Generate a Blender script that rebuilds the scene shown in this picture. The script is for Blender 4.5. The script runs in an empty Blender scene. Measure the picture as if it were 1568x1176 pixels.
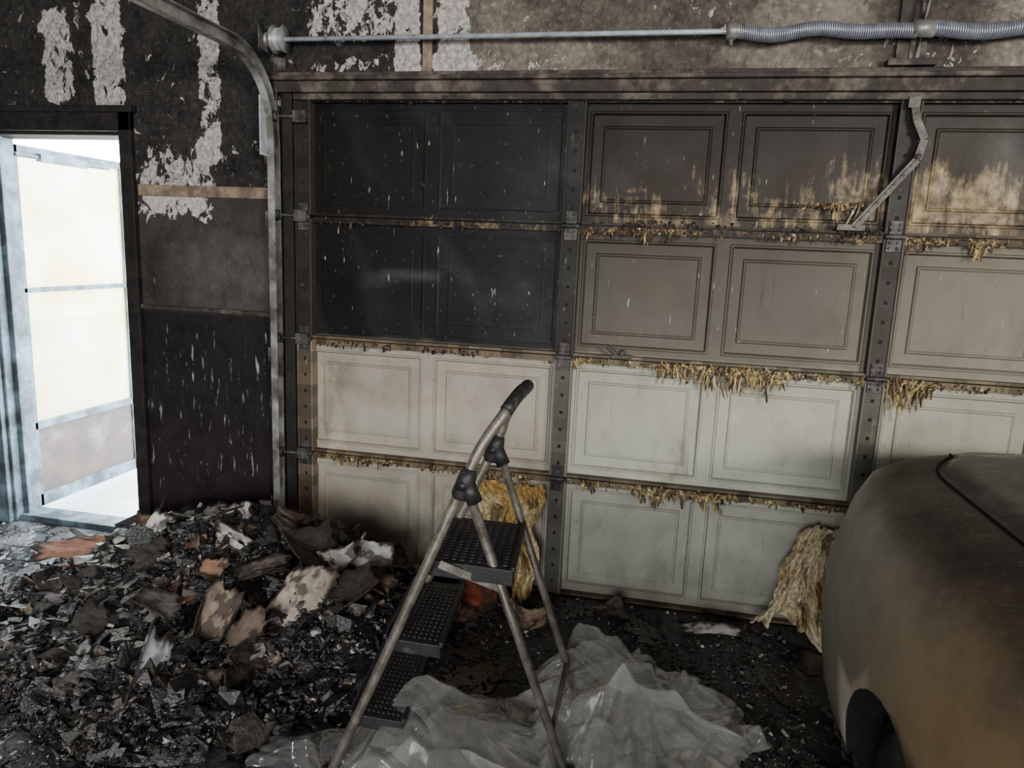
import bpy, math, numpy as np
from mathutils import Vector, Matrix
rng=np.random.default_rng(7)
C=bpy.context.scene.collection

# ---------------------------------------------------------------- noise
def _h(x,y,s): 
    v=np.sin(x*127.1+y*311.7+s*74.7)*43758.5453
    return v-np.floor(v)
def vn(x,y,s=0):
    xi=np.floor(x);yi=np.floor(y);fx=x-xi;fy=y-yi
    fx=fx*fx*(3-2*fx);fy=fy*fy*(3-2*fy)
    return (_h(xi,yi,s)*(1-fx)+_h(xi+1,yi,s)*fx)*(1-fy)+(_h(xi,yi+1,s)*(1-fx)+_h(xi+1,yi+1,s)*fx)*fy
def fbm(x,y,f=1,o=4,s=0):
    t=0;a=.5;n=0
    for i in range(o):
        t=t+a*vn(x*f,y*f,s+i*3.1);n+=a;a*=.5;f*=2.03
    return t/n
def ss(a,b,x):
    t=np.clip((x-a)/(b-a),0,1);return t*t*(3-2*t)
def rectm(x,z,x0,x1,z0,z1,e=.03):
    return ss(x0-e,x0+e,x)*(1-ss(x1-e,x1+e,x))*ss(z0-e,z0+e,z)*(1-ss(z1-e,z1+e,z))

# ---------------------------------------------------------------- mesh builder
class MB:
    def __init__(s): s.v=[];s.n=0;s.f=[];s.m=[];s.sm=[];s.c=[];s.c2=[]
    def add(s,V,F,mat=0,smooth=False,col=(.5,.5,.5),fx=(0,0,0)):
        V=np.asarray(V,float).reshape(-1,3);k=len(V)
        s.v.append(V)
        s.f+= [tuple(int(i)+s.n for i in f) for f in F]
        s.m+=[mat]*len(F);s.sm+=[smooth]*len(F)
        c=np.asarray(col,float)
        s.c.append(np.broadcast_to(c,(k,3)) if c.ndim==1 else c)
        c=np.asarray(fx,float)
        s.c2.append(np.broadcast_to(c,(k,3)) if c.ndim==1 else c)
        s.n+=k
    def box(s,x0,x1,y0,y1,z0,z1,mat=0,**k):
        V=[(x,y,z) for x in (x0,x1) for y in (y0,y1) for z in (z0,z1)]
        s.add(V,[(0,1,3,2),(4,6,7,5),(0,4,5,1),(2,3,7,6),(0,2,6,4),(1,5,7,3)],mat,**k)
    def bar(s,p0,p1,w,t,up=(0,0,1),mat=0,**k):
        p0=Vector(p0);p1=Vector(p1);d=(p1-p0).normalized();u=Vector(up)
        a=d.cross(u)
        if a.length<1e-3:a=d.cross(Vector((1,0,0)))
        a.normalize();b=a.cross(d)
        V=[p+a*(w/2*i)+b*(t/2*j) for p in (p0,p1) for i in (-1,1) for j in (-1,1)]
        s.add([tuple(q) for q in V],[(0,1,3,2),(4,6,7,5),(0,4,5,1),(2,3,7,6),(0,2,6,4),(1,5,7,3)],mat,**k)
    def tube(s,P,r,seg=12,mat=0,rb=None,**k):
        P=[Vector(p) for p in P];n=len(P)
        rr=r if isinstance(r,(list,tuple)) else [r]*n
        prev=None;V=[]
        for i,p in enumerate(P):
            d=(P[min(i+1,n-1)]-P[max(i-1,0)]).normalized()
            if prev is None:
                a=d.cross(Vector((0,0,1)))
                if a.length<.05:a=d.cross(Vector((0,1,0)))
            else: a=prev-d*prev.dot(d)
            a.normalize();prev=a;b=d.cross(a)
            for j in range(seg):
                t=2*math.pi*j/seg
                V.append(tuple(p+(a*math.cos(t)+b*math.sin(t))*rr[i]))
        F=[(i*seg+j,i*seg+(j+1)%seg,(i+1)*seg+(j+1)%seg,(i+1)*seg+j) for i in range(n-1) for j in range(seg)]
        F+=[tuple(range(seg-1,-1,-1)),tuple(range((n-1)*seg,n*seg))]
        s.add(V,F,mat,smooth=True,**k)
    def grid(s,X,Y,Z,mat=0,smooth=True,col=(.5,.5,.5),fx=(0,0,0),flip=False):
        a,b=X.shape
        V=np.stack([X,Y,Z],-1).reshape(-1,3)
        I=np.arange(a*b).reshape(a,b)
        F=np.stack([I[:-1,:-1],I[1:,:-1],I[1:,1:],I[:-1,1:]],-1).reshape(-1,4)
        if flip:F=F[:,::-1]
        col=np.asarray(col,float); 
        if col.ndim>1: col=col.reshape(-1,3)
        fx=np.asarray(fx,float)
        if fx.ndim>1: fx=fx.reshape(-1,3)
        s.add(V,F.tolist(),mat,smooth,col,fx)
    def obj(s,name,mats,parent=None,bevel=0,solid=0):
        me=bpy.data.meshes.new(name);V=np.concatenate(s.v)
        me.from_pydata(V.tolist(),[],s.f)
        for m in mats: me.materials.append(m)
        me.polygons.foreach_set('material_index',s.m)
        me.polygons.foreach_set('use_smooth',s.sm)
        for nm,cc in (('base',s.c),('fx',s.c2)):
            at=me.color_attributes.new(nm,'FLOAT_COLOR','POINT')
            c=np.concatenate(cc);c=np.concatenate([c,np.ones((len(c),1))],1)
            at.data.foreach_set('color',c.ravel().astype(np.float32))
        me.update()
        o=bpy.data.objects.new(name,me);C.objects.link(o)
        if parent:o.parent=parent
        if solid:
            m=o.modifiers.new('s','SOLIDIFY');m.thickness=solid;m.offset=0
        if bevel:
            m=o.modifiers.new('b','BEVEL');m.width=bevel;m.segments=2;m.limit_method='ANGLE';m.angle_limit=.7
        return o
def empty(name,loc=(0,0,0)):
    e=bpy.data.objects.new(name,None);C.objects.link(e);return e

# ---------------------------------------------------------------- materials
class Mat:
    def __init__(s,name):
        s.mat=bpy.data.materials.new(name);s.mat.use_nodes=True
        s.nt=s.mat.node_tree;s.b=s.nt.nodes['Principled BSDF'];s.out=s.nt.nodes['Material Output']
        s.tc=s.nt.nodes.new('ShaderNodeTexCoord')
    def N(s,t,ins={},**p):
        n=s.nt.nodes.new(t)
        for k,v in p.items(): setattr(n,k,v)
        for k,v in ins.items(): s.put(n.inputs[k],v)
        return n
    def put(s,i,v):
        if isinstance(v,bpy.types.NodeSocket): s.nt.links.new(v,i)
        else:
            if isinstance(v,tuple) and len(v)==3 and i.type=='RGBA': v=(*v,1)
            i.default_value=v
    def vec(s,sc=(1,1,1)):
        return s.N('ShaderNodeMapping',{'Vector':s.tc.outputs['Object'],'Scale':sc}).outputs[0]
    def noise(s,scale,detail=4,rough=.55,sc=(1,1,1),dist=0):
        return s.N('ShaderNodeTexNoise',{'Vector':s.vec(sc),'Scale':scale,'Detail':detail,'Roughness':rough,'Distortion':dist}).outputs['Fac']
    def math(s,op,a,b=0.,c=0.):
        n=s.N('ShaderNodeMath',{0:a,1:b,2:c},operation=op);return n.outputs[0]
    def step(s,v,a,b,lo=0.,hi=1.):
        n=s.N('ShaderNodeMapRange',{'Value':v,'From Min':a,'From Max':b,'To Min':lo,'To Max':hi});return n.outputs[0]
    def mix(s,f,a,b,mode='MIX'):
        n=s.N('ShaderNodeMix',data_type='RGBA',blend_type=mode)
        s.put(n.inputs[0],f);s.put(n.inputs[6],a);s.put(n.inputs[7],b);return n.outputs[2]
    def lum(s,c): return s.N('ShaderNodeRGBToBW',{0:c}).outputs[0]
    def attr(s,nm): return s.N('ShaderNodeAttribute',attribute_name=nm).outputs['Color']
    def sep(s,c): 
        n=s.N('ShaderNodeSeparateColor',{0:c});return n.outputs
    def bump(s,h,d=.01,st=1.):
        n=s.N('ShaderNodeBump',{'Height':h,'Distance':d,'Strength':st});s.put(s.b.inputs['Normal'],n.outputs[0])
    def set(s,**k):
        for a,v in k.items(): s.put(s.b.inputs[a.replace('_',' ')],v)
        return s.mat
def simple(name,col,rough=.6,metal=0.,var=.35,scale=20,bump=.002,soot=None,sootamt=.5,spec=.5):
    m=Mat(name)
    n=m.noise(scale,5);c=m.mix(m.step(n,.3,.7),tuple(x*(1-var) for x in col),tuple(min(1,x*(1+var)) for x in col))
    if soot: c=m.mix(m.step(m.noise(scale*.45,6,.65),1-sootamt-.1,1-sootamt+.1),c,soot)
    m.bump(m.noise(scale*4,4),bump);m.b.inputs['Specular IOR Level'].default_value=spec
    return m.set(Base_Color=c,Roughness=m.step(n,.2,.8,max(0,rough-.12),min(1,rough+.12)),Metallic=metal)

def wall_mat(name,peelcol=(.50,.48,.44)):
    m=Mat(name);base=m.attr('base');fx=m.sep(m.attr('fx'))
    n1=m.noise(9,6,.6);n2=m.noise(42,5,.6)
    c=m.mix(1.,base,m.mix(m.step(n1,.3,.7),(.50,.50,.50),(1.45,1.42,1.38)),'MULTIPLY')
    c=m.mix(m.math('MULTIPLY',m.step(n2,.52,.68),m.math('MULTIPLY_ADD',fx[2],.6,.12)),c,m.mix(1.,base,(2.1,2.0,1.9),'MULTIPLY'))
    pn=m.noise(20,8,.68,sc=(1.15,1,.8),dist=.6)
    pv=m.math('MULTIPLY_ADD',fx[0],.36,pn);pm=m.step(pv,.79,.805)
    pc=m.mix(m.step(m.noise(60,4),.35,.65),tuple(x*.5 for x in peelcol),peelcol)
    c=m.mix(pm,c,pc)
    dn=m.noise(1,4,.6,sc=(50,50,8));dv=m.math('MULTIPLY_ADD',fx[1],.25,dn);dm=m.step(dv,.80,.88)
    dbr=m.step(m.noise(7,3),.35,.65,.15,.9)
    c=m.mix(m.math('MULTIPLY',dm,dbr),c,(.36,.36,.36))
    fl=m.step(m.noise(75,2,.5),.72,.77);c=m.mix(m.math('MULTIPLY',fl,.5),c,(.30,.29,.28))
    lump=m.noise(34,5,.6,dist=.6);h=m.math('ADD',m.math('MULTIPLY',lump,fx[2]),m.math('MULTIPLY',pm,-.25))
    h=m.math('MULTIPLY_ADD',n2,.12,h)
    m.bump(h,.032,1.)
    return m.set(Base_Color=c,Roughness=m.step(n1,.3,.7,.55,.85),Specular_IOR_Level=m.step(m.lum(c),.02,.2,.2,.4))
def door_mat(name,fine=1.):
    m=Mat(name);base=m.attr('base');fx=m.sep(m.attr('fx'))
    n1=m.noise(3.5,6,.6)
    c=m.mix(1.,base,m.mix(m.step(n1,.3,.7),(.80,.80,.80),(1.15,1.15,1.12)),'MULTIPLY')
    mott=m.math('MULTIPLY',m.step(m.noise(7,7,.65,sc=(1.6,1,.8)),.42,.66),fx[2])
    c=m.mix(mott,c,(.014,.011,.009))
    gr=m.math('MULTIPLY',m.step(m.noise(1,6,.68,sc=(5,5,3.2),dist=.4),.48,.72),.45);c=m.mix(gr,c,m.mix(1.,c,(.45,.40,.33),'MULTIPLY'))
    # thin brown run-marks on the pale steel
    gs=m.math('MULTIPLY',m.step(m.noise(1,3,.5,sc=(45,45,2.6),dist=.2),.66,.72),m.step(m.noise(4,3,.6),.50,.62,0.,.55));c=m.mix(gs,c,m.mix(1.,c,(.38,.30,.20),'MULTIPLY'))
    d1=m.noise(1,7,.72,sc=(9,9,5.5),dist=1.2);d2=m.noise(1,5,.65,sc=(48,48,5),dist=.3);d3=m.noise(4.5,6,.7)
    dv=m.math('ADD',m.math('ADD',m.math('MULTIPLY_ADD',d2,.50,m.math('MULTIPLY',d1,.60)),m.math('MULTIPLY',d3,.55)),m.math('MULTIPLY',fx[0],.26))
    dm=m.step(dv,.985,1.14)
    tc=m.mix(m.step(m.noise(26,6,.65),.35,.68),(.085,.055,.024),(.36,.265,.13))
    c=m.mix(m.math('MULTIPLY',dm,.78),c,tc)
    w=m.noise(1,2,.5,sc=(80,80,14));wv=m.math('MULTIPLY_ADD',fx[1],.2,w);wm=m.step(wv,.88,.95)
    c=m.mix(m.math('MULTIPLY',wm,.6),c,(.5,.49,.45))
    sp=m.step(m.noise(55,4,.55),.66,.71);c=m.mix(m.math('MULTIPLY',sp,.5),c,(.07,.055,.04))
    m.bump(m.math('MULTIPLY',dm,.5),.0015,.6)
    return m.set(Base_Color=c,Roughness=m.step(n1,.3,.7,.38,.60),Specular_IOR_Level=m.step(m.lum(c),.01,.25,.13,.4))
def vcol_mat(name,rough=.7,bump=.004,var=(.45,1.6),scale=35,spec=.5):
    m=Mat(name);n=m.noise(scale,5,.6)
    c=m.mix(1.,m.attr('base'),m.mix(m.step(n,.3,.7),(var[0],)*3,(var[1],)*3),'MULTIPLY')
    m.bump(m.noise(scale*2.5,4),bump)
    mt=m.set(Base_Color=c,Roughness=m.step(n,.3,.7,rough-.2,min(1,rough+.15)))
    m.b.inputs['Specular IOR Level'].default_value=spec
    return mt

M_wall=wall_mat('burnt_plaster')
M_door=door_mat('sooted_shaded_door_steel')
M_chip=vcol_mat('charred_debris',.42,.006,spec=.7)
M_foam=vcol_mat('melted_crust',.75,.006,(.4,1.4),60,.25)
M_paper=vcol_mat('scorched_paper',.8,.002,(.6,1.3),25,.25)
M_hinge=simple('sooted_hinge_steel',(.07,.066,.06),.55,.2,.4,40,.001,(.015,.014,.013),.5,.35)
M_arm=simple('sooted_bracket_steel',(.10,.09,.075),.55,.2,.5,40,.001,(.03,.027,.022),.5)
M_galv=simple('galvanised_steel',(.17,.165,.155),.45,.4,.4,30,.001,(.025,.023,.021),.5)
M_galvb=simple('bright_zinc',(.50,.54,.58),.38,.35,.2,30,.001,(.14,.14,.14),.34)
M_track=simple('track_steel',(.34,.34,.33),.42,.35,.4,9,.001,(.08,.072,.06),.5)
M_dark=simple('sooted_wood',(.030,.025,.021),.75,0,.5,18,.004,(.13,.108,.085),.40,.25)
M_case=simple('sooted_casing',(.013,.0115,.0105),.7,0,.5,18,.003,spec=.2)
M_wood=simple('bare_wood',(.20,.145,.10),.7,0,.35,25,.003,(.06,.047,.037),.42,.3)
M_black=simple('black_plastic',(.014,.014,.015),.5,0,.4,40,.001,(.13,.125,.115),.3,.35)
M_alu=simple('ladder_steel',(.17,.155,.13),.42,.45,.3,30,.001,(.08,.065,.05),.45)
M_white=simple('aluminium_frame',(.13,.185,.22),.5,.1,.4,14,.002,(.035,.045,.055),.5)
M_rubber=simple('tyre_rubber',(.010,.010,.010),.85,spec=.2)
M_brown=simple('storm_door_kickplate',(.08,.055,.042),.6,0,.35,5,.002,(.22,.19,.165),.34)

# ---------------------------------------------------------------- front wall
def wall_patch(mb,x0,x1,z0,z1,res=.02):
    xs=np.linspace(x0,x1,max(2,int((x1-x0)/res)));zs=np.linspace(z0,z1,max(2,int((z1-z0)/res)))
    X,Z=np.meshgrid(xs,zs,indexing='ij')
    rough=np.where(Z>1.72,1.,np.where(Z>1.18,.22,.12))*np.ones_like(X)
    Y=-.008*fbm(X,Z,14,4,2)*rough
    col=np.zeros(X.shape+(3,));f=fbm(X,Z,3,4,5)[...,None]
    up=np.array([.022,.0205,.0193]);mid=np.array([.031,.0275,.0258]);low=np.array([.0080,.0070,.0080])
    col[:]=up
    t=ss(1.70,1.74,Z)[...,None];col=mid*(1-t)+up*t
    col=col*(1+.8*rectm(X,Z,-.6,0,1.2,1.5,.12)[...,None])
    t=ss(1.165,1.175,Z)[...,None];col=low*(1-t)+col*t
    col=col+np.array([.004,.0,.0005])*(rectm(X,Z,-.86,0,0,.6,.2)[...,None])
    a=ss(.62,.95,X+.25*(fbm(X,Z,5,4,8)-.5))*ss(2.1,2.2,Z)
    clean=np.array([.145,.126,.104])*(1+.45*ss(2.6,2.9,X)[...,None])
    smear=ss(.42,.66,fbm(X*.8,Z*2.6,3,5,12))[...,None]*.7
    cc=clean*(1-smear)+np.array([.05,.043,.036])*smear
    cc=cc*(1-.65*rectm(X,Z,2.25,2.65,2.15,2.5,.08)[...,None])
    col=col*(1-a[...,None])+cc*a[...,None]
    col*=.7+.6*f
    peel=(.98*rectm(X,Z,-1.27,-1.10,2.08,2.5,.03)+1.10*rectm(X,Z,-1.0,-.83,2.04,2.7,.03)
      +.98*rectm(X,Z,-.47,-.35,1.84,2.7,.03)+.90*rectm(X,Z,-.82,-.40,1.56,1.92,.06)
      +.85*rectm(X,Z,.04,.46,2.32,2.7,.04)+1.35*rectm(X,Z,.46,.56,2.2,2.7,.01)+1.05*rectm(X,Z,.62,.78,2.2,2.7,.03)
      +.75*rectm(X,Z,.05,1.2,2.2,2.28,.03))
    peel=peel*(.78+.5*fbm(X,Z,7,3,91))
    peel=np.maximum(peel,(.40+.22*ss(.5,.7,fbm(X,Z,4,3,95)))*(Z>1.72))
    drip=.42+.38*ss(1.2,1.0,Z)*ss(.1,.5,Z)
    drip=np.where(Z>1.75,.0,drip)
    mb.grid(X,Y,Z,0,True,col,np.stack([peel,drip,rough*.8+.0],-1))
w=MB()
DX0,DX1=-1.64,-.86;DH=1.97;GW=4.88;GH=2.125
wall_patch(w,-2.6,DX0,0,2.75);wall_patch(w,DX0,DX1,DH,2.75);wall_patch(w,DX1,0,0,2.75)
wall_patch(w,0,GW,GH,2.75);wall_patch(w,GW,5.4,0,2.75,.05)
for b in ((-2.6,DX0,.02,.16,0,2.75),(DX0,DX1,.02,.16,DH,2.75),(DX1,0,.02,.16,0,2.75),(0,GW,.02,.16,GH,2.75),(GW,5.4,.02,.16,0,2.75)):
    w.box(*b,0,col=(.06,.055,.05),fx=(0,0,.2))
w.obj('wall_front',[M_wall])
def plainwall(name,b,col):
    q=MB();q.box(*b,0,col=col,fx=(.5,.2,.4));return q.obj(name,[M_wall])
plainwall('wall_left',(-2.7,-2.6,-7.5,.16,0,2.75),(.05,.045,.04))
plainwall('wall_right',(5.4,5.5,-7.5,.16,0,2.75),(.12,.11,.10))
plainwall('wall_back',(-2.7,5.5,-7.6,-7.5,0,2.75),(.12,.11,.10))
plainwall('ceiling',(-2.7,5.5,-7.6,.16,2.75,2.85),(.04,.036,.033))

t=MB();t.box(-.80,-.10,-.022,.0,1.165,1.185,0);t.obj('trim_ledge',[M_dark],bevel=.004)
t=MB();t.box(-.79,-.12,-.012,.0,1.685,1.735,0);t.obj('trim_nailer',[M_wood],bevel=.003)
t=MB();t.box(.572,.612,-.016,0,2.2,2.75,0);t.obj('trim_stud',[M_wood],bevel=.003)
t=MB()
t.box(-.865,-.80,-.03,.0,0,2.05);t.box(-1.72,-.80,-.03,0,1.965,2.05);t.box(-1.74,-.78,-.045,0,2.045,2.075)
t.box(-.868,-.85,0,.16,0,1.965);t.box(-1.65,-.85,0,.16,1.95,1.972);t.obj('trim_door_casing',[M_case],bevel=.005)
t=MB();t.box(-1.71,-1.64,-.03,0,0,1.965);t.box(-1.655,-1.625,0,.16,0,1.955);t.box(-1.64,-1.60,.05,.075,0,1.955)
t.box(-1.64,-.86,.02,.15,-.005,.03)
t.obj('trim_door_jamb',[M_white],bevel=.004)
t=MB()
t.box(-.10,4.95,-.055,.0,2.125,2.17,0);t.box(-.10,4.95,-.075,0,2.17,2.188,0);t.box(-.10,4.95,-.035,0,2.188,2.21,0)
t.box(0,4.9,-.03,.03,2.10,2.128,0)
t.obj('trim_header',[M_dark],bevel=.005)
t=MB();t.box(-.055,-.005,-.03,.04,0,2.13);t.obj('trim_garage_jamb',[M_case],bevel=.004)

# ---------------------------------------------------------------- garage door
door=empty('garage_door')
ZS=[0.0,.545,1.078,1.618,2.12];BW=1.22
pr=[]
for b in range(4):
    for r in range(4):
        for k in range(2):
            cx0=b*BW+.050+k*.585;cx1=cx0+.535
            pr.append((cx0,cx1,ZS[r]+.040,ZS[r+1]-.052,.06 if (b==0 and r>=2) else (.8 if r==3 else 1.1)))
KN=[0,.004,.009,.016,.055,.060,.064,.070]
def emboss(d): return np.interp(d,KN,[0,-.005,-.005,.010,.011,.004,.004,.008])
knx=sorted({round(v,4) for p in pr for o in KN for v in (p[0]+o,p[1]-o)})
knz=sorted({round(v,4) for p in pr for o in KN for v in (p[2]+o,p[3]-o)})
xs=np.unique(np.concatenate([np.linspace(0,4.88,240),knx]));zs=np.unique(np.concatenate([np.linspace(0,2.12,130),knz]))
X,Z=np.meshgrid(xs,zs,indexing='ij');Y=np.full_like(X,.030)
for p in pr:
    d=np.minimum(np.minimum(X-p[0],p[1]-X),np.minimum(Z-p[2],p[3]-Z));Y=np.where(d>0,.030+emboss(d)*p[4],Y)
def door_cols(X,Z):  # soot colours, with light falloff also painted into the row below the top
    wob=.10*(fbm(X,Z,4,4,21)-.5)
    zt=[0,.53,.56,1.06,1.10,1.60,1.64,1.85,2.12]
    def tab(vals): 
        v=np.array(vals);return np.stack([np.interp(Z+wob*.4,zt,v[:,i]) for i in range(3)],-1)
    mid=tab([(.22,.225,.19),(.28,.285,.24),(.37,.38,.31),(.25,.245,.20),(.088,.077,.059),(.044,.036,.027),(.026,.019,.013),(.020,.015,.010),(.009,.0075,.006)])
    rgt=tab([(.26,.26,.215),(.31,.31,.25),(.37,.37,.30),(.28,.27,.215),(.17,.155,.118),(.10,.09,.066),(.048,.037,.024),(.034,.027,.018),(.018,.015,.011)])
    lft=tab([(.28,.258,.21),(.32,.295,.24),(.34,.313,.255),(.25,.227,.185),(.0032,.0031,.0034),(.0034,.0031,.0033),(.0042,.0037,.0032),(.005,.0041,.0036),(.003,.0027,.0025)])
    s=ss(1.9,3.0,X)[...,None];c=mid*(1-s)+rgt*s
    c=c*(1-.30*(ss(1.7,1.25,X)*ss(1.0,1.3,Z))[...,None])
    L=(X<BW)[...,None];c=np.where(L,lft,c)
    top=1.93+.26*(fbm(X,X*0,1.7,2,30)-.5)*2-.10*(fbm(X,X*0,7,3,33)-.5)
    band=1-ss(top-.26,top+.14,Z)
    tan=np.where(X>BW,ss(1.57,1.64,Z)*(.05+.95*band)*(.15+1.5*fbm(X,Z,3.2,3,31)),0)
    tan=np.maximum(tan,np.where(X<BW,.75*rectm(X,Z,.06,.20,.60,1.0,.05),0))
    wh=np.where(Z>1.05,.8,.35)*np.ones_like(X)
    mot=np.where((X>BW)&(Z>1.6),.70,0.)
    mot=mot+.45*rectm(X,Z,.5,.9,0,.4,.1)*(X<BW)+.45*rectm(X,Z,.04,.25,.55,1.0,.06)+.55*rectm(X,Z,1.62,1.76,.56,.75,.04)+.25*rectm(X,Z,1.22,4.8,0,.2,.1)
    sm=.035*rectm(X,Z,.38,.66,1.36,1.40,.02)*(fbm(X*.6,Z,18,3,40)+.2)+.012*rectm(X,Z,.3,1.05,1.28,1.42,.06)*ss(.45,.7,fbm(X*.4,Z,14,3,41))
    sm=sm+.007*ss(.5,.8,fbm(X+Z*.5,Z*.3,9,4,43))*(X<BW)*(Z>1.07)
    c=c+sm[...,None]*(X<BW)[...,None]
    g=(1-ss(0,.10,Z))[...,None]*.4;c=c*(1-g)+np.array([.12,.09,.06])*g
    return c,np.stack([tan,wh,mot],-1)
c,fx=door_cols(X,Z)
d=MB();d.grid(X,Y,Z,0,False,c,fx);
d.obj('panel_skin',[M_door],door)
def soot_shade_at(x,z):
    cc,_=door_cols(np.array([[x]]),np.array([[z]]));return cc[0,0]
r=MB()
for i,z in enumerate(ZS):
    for b in range(4):
        x0,x1=b*BW+.04,(b+1)*BW-.035
        n=24;xx=np.linspace(x0,x1,n+1)
        for a in range(n):
            base=soot_shade_at(xx[a],z-.05 if z>0 else .02)*.36*np.array([1,.82,.62])+np.array([.014,.009,.005])
            if z>1.7: base*=.5
            j=rng.uniform(.5,1.35)
            if i<4: r.box(xx[a],xx[a+1],-.004,.036,z+.004,z+.014,0,col=base*j,fx=(.3,.3,.4))
            if i>0: r.box(xx[a],xx[a+1],-.004,.036,z-.026,z-.002,0,col=base*j*rng.uniform(.8,1.1),fx=(.5,.4,.4))
r.obj('section_rails',[M_door],door)
r=MB()
for b in range(5):
    xc=b*BW+(.035 if b==0 else (-.035 if b==4 else 0));hw=.034
    for k in range(4):
        z0,z1=ZS[k]+.008,ZS[k+1]-.008;n=10
        for a in range(n):
            za=z0+(z1-z0)*a/n;zb=z0+(z1-z0)*(a+1)/n
            s_=soot_shade_at(min(4.8,xc+.06),(za+zb)/2);s2=soot_shade_at(max(.01,xc-.06),(za+zb)/2)
            cl=(s_+s2)*.5*.20+np.array([.008,.0072,.0065])  # stile tone from the door colour, darkened to include edge shade
            if b==0: cl=np.array([.018,.016,.014]) if za>1.07 else np.array([.09,.07,.05])*rng.uniform(.5,1.2)
            r.box(xc-hw,xc+hw,-.008,.034,za,zb,0,col=cl*rng.uniform(.8,1.2),fx=(.15,.8,.2))
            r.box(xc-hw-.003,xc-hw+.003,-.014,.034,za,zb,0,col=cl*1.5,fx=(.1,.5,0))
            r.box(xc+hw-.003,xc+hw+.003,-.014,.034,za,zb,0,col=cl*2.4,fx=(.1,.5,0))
        for a in np.arange(z0+.05,z1-.03,.075):
            r.box(xc-.006,xc+.006,-.0095,-.0075,a,a+.014,1,col=(.01,.01,.01))
r.obj('stiles',[M_door,M_rubber],door)
h=MB()
for b in range(5):
    xc=b*BW+(.035 if b==0 else (-.035 if b==4 else 0))
    for k in (1,2,3):
        z=ZS[k]
        h.box(xc-.026,xc+.026,-.014,-.008,z-.060,z-.012,0);h.box(xc-.022,xc+.022,-.016,-.008,z+.006,z+.055,0)
        h.tube([(xc-.036,-.022,z-.004),(xc+.036,-.022,z-.004)],.010,10)
        for sx in (-.014,.014):
            for dz in (-.045,-.025,.022,.042): h.tube([(xc+sx,-.012,z+dz),(xc+sx,-.023,z+dz)],.006,6)
    if b in (0,4):
        for z in (.06,ZS[1],ZS[2],ZS[3],2.03):
            sx=-1 if b==0 else 1
            h.tube([(xc,-.035,z),(xc+sx*.12,-.05,z)],.006,8);h.tube([(xc+sx*.09,-.05,z),(xc+sx*.115,-.05,z)],.023,14)
            h.box(xc-.03,xc+.03,-.045,-.008,z-.025,z+.025,0)
arm=[(2.44,-.03,2.10),(2.452,-.045,2.03),(2.485,-.05,1.96),(2.47,-.05,1.89),(2.29,-.03,1.645)]
for a,b_ in zip(arm[:-1],arm[1:]): h.bar(a,b_,.028,.006,(0,1,0),1)
h.bar(arm[3],arm[4],.008,.020,(0,1,0),1)
for f in np.linspace(.1,.9,7):
    p=Vector(arm[3]).lerp(Vector(arm[4]),f);h.tube([(p.x,p.y-.001,p.z),(p.x,p.y-.012,p.z)],.005,6,0)
h.box(2.23,2.33,-.03,-.008,1.632,1.655,1);h.box(2.42,2.46,-.04,-.01,2.07,2.11,1)
h.tube([(2.47,-.04,1.9),(2.47,-.065,1.9)],.010,8)
h.box(1.42,1.50,-.03,0,1.085,1.10,0);h.tube([(1.44,-.03,1.10),(1.40,-.04,1.13)],.008,6);h.tube([(1.46,-.03,1.10),(1.46,-.035,1.12)],.012,8)
for x,sg in ((-.05,1),(4.93,-1)): h.tube([(x+.02*sg,-.13,2.27),(x+.005*sg,-.06,1.9),(x-.01*sg,-.035,.08)],.0025,6,0)
h.obj('hinges',[M_hinge,M_arm],door,bevel=.0015)

# ---------------------------------------------------------------- chips
CB=np.array([(x,y,z) for x in (-.5,.5) for y in (-.5,.5) for z in (-.5,.5)])
CF=np.array([(0,1,3,2),(4,6,7,5),(0,4,5,1),(2,3,7,6),(0,2,6,4),(1,5,7,3)])
def chips(mb,P,Sz,col,tilt=.6,jit=.35,mat=0,yaw=None):
    n=len(P);V=CB[None]*np.ones((n,1,1))+rng.uniform(-jit,jit,(n,8,3))*np.array([1,1,.5]);V=V*Sz[:,None,:]
    a=rng.uniform(0,6.28,n) if yaw is None else yaw;b=rng.normal(0,tilt,n);g=rng.normal(0,tilt,n)
    ca,sa,cb,sb,cg,sg=np.cos(a),np.sin(a),np.cos(b),np.sin(b),np.cos(g),np.sin(g);o=np.zeros(n);l=np.ones(n)
    Rz=np.array([[ca,-sa,o],[sa,ca,o],[o,o,l]]).transpose(2,0,1);Rx=np.array([[l,o,o],[o,cb,-sb],[o,sb,cb]]).transpose(2,0,1)
    Ry=np.array([[cg,o,sg],[o,l,o],[-sg,o,cg]]).transpose(2,0,1)
    R=Rz@Rx@Ry;V=np.einsum('nij,nkj->nki',R,V)+P[:,None,:]
    F=(CF[None]+8*np.arange(n)[:,None,None]).reshape(-1,4)
    mb.add(V.reshape(-1,3),F.tolist(),mat,False,np.repeat(col,8,0))
def palette(n,pal,wt):
    i=rng.choice(len(pal),n,p=np.array(wt)/sum(wt));c=np.array(pal)[i];return c*rng.uniform(.6,1.4,(n,1))
cr=MB()
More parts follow.
